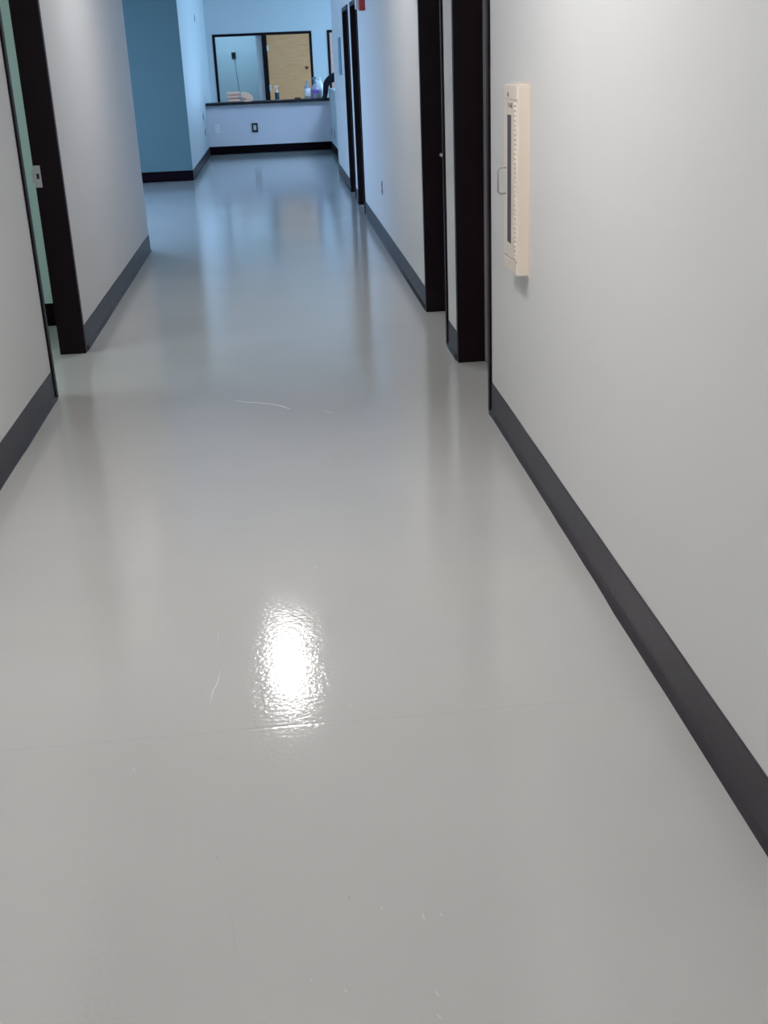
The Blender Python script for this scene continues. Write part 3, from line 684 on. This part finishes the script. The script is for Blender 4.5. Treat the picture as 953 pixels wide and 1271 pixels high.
# ------------------------------------------------------------------ person leaning over the low wall
def build_person():
    root = empty('person', (1.56, 23.34, 0)); tag(root, 'person in black sleeve and glove, one hand gripping the counter edge', 'person')
    px, py = 1.56, 23.34
    V = []; Ed = []; Rr = []
    def v(p, r, par=None):
        V.append(p); Rr.append(r if isinstance(r, tuple) else (r, r)); i = len(V) - 1
        if par is not None: Ed.append((par, i))
        return i
    # faces -Y
    pel = v((px, py, 0.95), (0.15, 0.115))
    wai = v((px, py - 0.01, 1.10), (0.135, 0.105), pel)
    che = v((px, py - 0.03, 1.29), (0.155, 0.12), wai)
    nb = v((px, py - 0.03, 1.44), (0.085, 0.075), che)
    nk = v((px, py - 0.04, 1.52), 0.056, nb)
    h1 = v((px, py - 0.055, 1.60), (0.070, 0.080), nk)
    h2 = v((px, py - 0.05, 1.68), (0.078, 0.098), h1)
    h3 = v((px, py - 0.04, 1.75), (0.066, 0.080), h2)
    # right arm (image left): over the low wall to the counter edge
    s1 = v((px - 0.17, py - 0.02, 1.405), 0.078, nb)
    e0 = v((1.24, py + 0.02, 1.352), 0.088, s1)
    e1 = v((1.105, py + 0.06, 1.285), 0.082, e0)
    e2 = v((1.042, py + 0.09, 1.220), 0.066, e1)
    f1 = v((1.032, py + 0.105, 1.10), 0.056, e2)
    w1 = v((1.022, py + 0.115, 1.015), 0.050, f1)
    p1 = v((1.015, py + 0.118, 0.985), (0.040, 0.026), w1)
    # left arm hanging
    t1 = v((px + 0.17, py - 0.02, 1.405), 0.078, nb)
    t2 = v((px + 0.225, py - 0.01, 1.27), 0.062, t1)
    t3 = v((px + 0.25, py + 0.0, 1.12), 0.050, t2)
    t4 = v((px + 0.255, py - 0.04, 0.98), 0.044, t3)
    t5 = v((px + 0.25, py - 0.08, 0.86), 0.034, t4)
    t6 = v((px + 0.248, py - 0.10, 0.79), (0.036, 0.022), t5)
    for sx in (-1, 1):
        a = v((px + sx * 0.10, py, 0.84), 0.105, pel)
        b_ = v((px + sx * 0.105, py - 0.01, 0.66), 0.086, a)
        c_ = v((px + sx * 0.11, py - 0.015, 0.48), 0.062, b_)
        d_ = v((px + sx * 0.112, py + 0.005, 0.30), 0.060, c_)
        e_ = v((px + sx * 0.115, py + 0.02, 0.10), 0.042, d_)
        f_ = v((px + sx * 0.118, py - 0.03, 0.052), (0.046, 0.042), e_)
        v((px + sx * 0.125, py - 0.15, 0.040), (0.044, 0.034), f_)
    # fingers: right hand hooks over the edge; left hand relaxed
    def chain(par, pts, r):
        for k, p in enumerate(pts): par = v(p, r * (1 - 0.12 * k), par)
    for k in range(4):
        xo = 0.985 + k * 0.021; ln = (0.9, 1.0, 0.97, 0.8)[k]
        chain(p1, [(xo, py + 0.118, 0.975), (xo - 0.003, py + 0.118 + 0.004, 0.958 + 0.010), (xo - 0.003, 23.475 - 0.013, 0.950), (xo - 0.003, 23.475 - 0.016, 0.950 - 0.03 * ln), (xo - 0.002, 23.475 - 0.013, 0.950 - 0.05 * ln)], 0.0105)
    chain(p1, [(0.985, py + 0.15, 0.985), (0.965, py + 0.175, 0.972), (0.955, py + 0.195, 0.967)], 0.011)
    hx, hy, hz = px + 0.248, py - 0.10, 0.79
    for k in range(4):
        yo = -0.030 + k * 0.020; ln = (0.8, 0.97, 1.0, 0.9)[k]
        chain(t6, [(hx + 0.002, hy + yo, hz - 0.03), (hx, hy + yo, hz - 0.03 - 0.04 * ln), (hx - 0.012, hy + yo, hz - 0.03 - 0.065 * ln), (hx - 0.025, hy + yo, hz - 0.03 - 0.085 * ln)], 0.0095)
    chain(t6, [(hx - 0.012, hy - 0.035, hz), (hx - 0.02, hy - 0.055, hz - 0.03), (hx - 0.024, hy - 0.06, hz - 0.055)], 0.0105)
    me = bpy.data.meshes.new('body_skeleton'); me.from_pydata([(a - px, b_ - py, c_) for a, b_, c_ in V], Ed, []); me.update()
    o = bpy.data.objects.new('body_skeleton', me); COL.objects.link(o)
    md = o.modifiers.new('skin', 'SKIN'); md.use_smooth_shade = True
    sv = me.skin_vertices[0].data
    for i, r in enumerate(Rr): sv[i].radius = r; sv[i].use_root = (i == 0)
    sb = o.modifiers.new('sub', 'SUBSURF'); sb.levels = 2; sb.render_levels = 2
    dg = bpy.context.evaluated_depsgraph_get(); dg.update()
    bm_ = bpy.data.meshes.new_from_object(o.evaluated_get(dg))
    bpy.data.objects.remove(o); bm_.name = 'body'
    bm_.materials.clear()
    for k in ('jacket', 'trousers', 'skin', 'glove'): bm_.materials.append(M[k])
    for pl in bm_.polygons:
        c_ = pl.center; x, y, z = c_.x + px, c_.y + py, c_.z
        k = 0
        if z > 1.50: k = 2
        elif (x < 1.10 and z < 1.03) or (x > px + 0.19 and z < 0.85): k = 3
        elif z < 0.90 and abs(x - px) < 0.215: k = 1 if z > 0.10 else 3
        pl.material_index = k; pl.use_smooth = True
    body = bpy.data.objects.new('body', bm_); COL.objects.link(body); body.parent = root; body['_o'] = tuple(root['_o'])
    body['label'] = 'black jacket, dark trousers and black gloves'
    # face and hair
    hc = Vector((px, py - 0.05, 1.675))
    for sx in (-1, 1):
        f = MB(); f.lathe([(0.001, -0.011), (0.008, -0.008), (0.0115, 0), (0.008, 0.008), (0.001, 0.011)], (px + sx * 0.031, py - 0.138, 1.682), 16, M['eye'])
        f.lathe([(0.001, -0.004), (0.0045, 0), (0.001, 0.004)], (px + sx * 0.031, py - 0.1475, 1.682), 12, M['hair'])
        f.obj('eye', M['eye'], root)
        f = MB(); f.tube([(px + sx * 0.016, py - 0.144, 1.702), (px + sx * 0.032, py - 0.146, 1.707), (px + sx * 0.048, py - 0.136, 1.701)], 0.0035, 8, M['hair'])
        f.obj('eyebrow', M['hair'], root)
    f = MB(); f.tube([(px, py - 0.142, 1.685), (px, py - 0.156, 1.662), (px, py - 0.166, 1.645), (px, py - 0.150, 1.637)], [0.008, 0.011, 0.014, 0.009], 12); f.obj('nose', M['skin'], root)
    f = MB(); f.tube([(px - 0.024, py - 0.128, 1.606), (px, py - 0.140, 1.609), (px + 0.024, py - 0.128, 1.606)], [0.003, 0.0065, 0.003], 10); f.obj('mouth', M['skin'], root)
    for sx in (-1, 1):
        f = MB(); f.lathe([(0.001, -0.03), (0.010, -0.02), (0.014, 0.0), (0.012, 0.02), (0.001, 0.032)], (px + sx * 0.080, py - 0.045, 1.665), 14, None, 0.6, 1.3); f.obj('ear', M['skin'], root)
    f = MB(); t = bmesh.new(); bmesh.ops.create_uvsphere(t, u_segments=28, v_segments=18, radius=1)
    for q in t.verts:
        d = q.co.copy()
        k = 1.0 if d.z > 0.1 + 0.75 * max(0, -d.y) else 0.86
        q.co = Vector((px + d.x * 0.090 * k, py - 0.035 + d.y * 0.112 * k, 1.705 + d.z * 0.098 * k))
    for fc in t.faces: fc.smooth = True
    f.add(t); f.obj('hair', M['hair'], root)
    return root
build_person()

# ------------------------------------------------------------------ lights, world, camera
def area(name, loc, rot, sx, sy, col, e):
    l = bpy.data.lights.new(name, 'AREA'); l.shape = 'RECTANGLE'; l.size = sx; l.size_y = sy; l.color = col; l.energy = e
    o = bpy.data.objects.new(name, l); COL.objects.link(o); o.location = loc; o.rotation_euler = rot; return o
BLUE = (0.36, 0.66, 1.0)
area('daylight_lobby_window', (-7.3, (WL[0] + WL[1]) / 2, (WL[2] + WL[3]) / 2), (0, -PI / 2, 0), WL[3] - WL[2], WL[1] - WL[0], (0.40, 0.63, 1.0), 240)
area('daylight_reception_window', (5.3, (WR[0] + WR[1]) / 2, (WR[2] + WR[3]) / 2), (0, PI / 2, 0), WR[3] - WR[2], WR[1] - WR[0], (0.38, 0.67, 1.0), 430)

wd = bpy.data.worlds.new('World'); scene.world = wd; wd.use_nodes = True
bg = wd.node_tree.nodes['Background']; bg.inputs[0].default_value = (0.45, 0.68, 1.0, 1); bg.inputs[1].default_value = 1.0

FPX = 1415.86873
p_, y_, r_ = 0.377867716, 0.0770016216, -0.0430032773
cp, sp, cy, sy, cr, sr = math.cos(p_), math.sin(p_), math.cos(y_), math.sin(y_), math.cos(r_), math.sin(r_)
Wm = Matrix(((1, 0, 0), (0, 0, -1), (0, 1, 0)))
Ry = Matrix(((cy, -sy, 0), (sy, cy, 0), (0, 0, 1)))
Rp = Matrix(((1, 0, 0), (0, cp, -sp), (0, sp, cp)))
Rr = Matrix(((cr, -sr, 0), (sr, cr, 0), (0, 0, 1)))
Rw = Rr @ Rp @ Wm @ Ry                                   # world -> camera (x right, y down, z forward)
cm = bpy.data.cameras.new('camera'); co = bpy.data.objects.new('camera', cm); COL.objects.link(co)
B = Matrix((Rw[0], -Vector(Rw[1]), -Vector(Rw[2]))).transposed().to_4x4()
co.matrix_world = Matrix.Translation(CAM) @ B
cm.sensor_fit = 'HORIZONTAL'; cm.sensor_width = 36.0; cm.lens = FPX * 36.0 / 953.0
cm.clip_start = 0.05; cm.clip_end = 200
scene.camera = co

for o in list(bpy.data.objects):
    if '_o' in o: del o['_o']
vs = scene.view_settings
vs.view_transform = 'Standard'; vs.look = 'None'; vs.gamma = 1.0; vs.exposure = 0.0
try: vs.use_curve_mapping = False
except Exception: pass
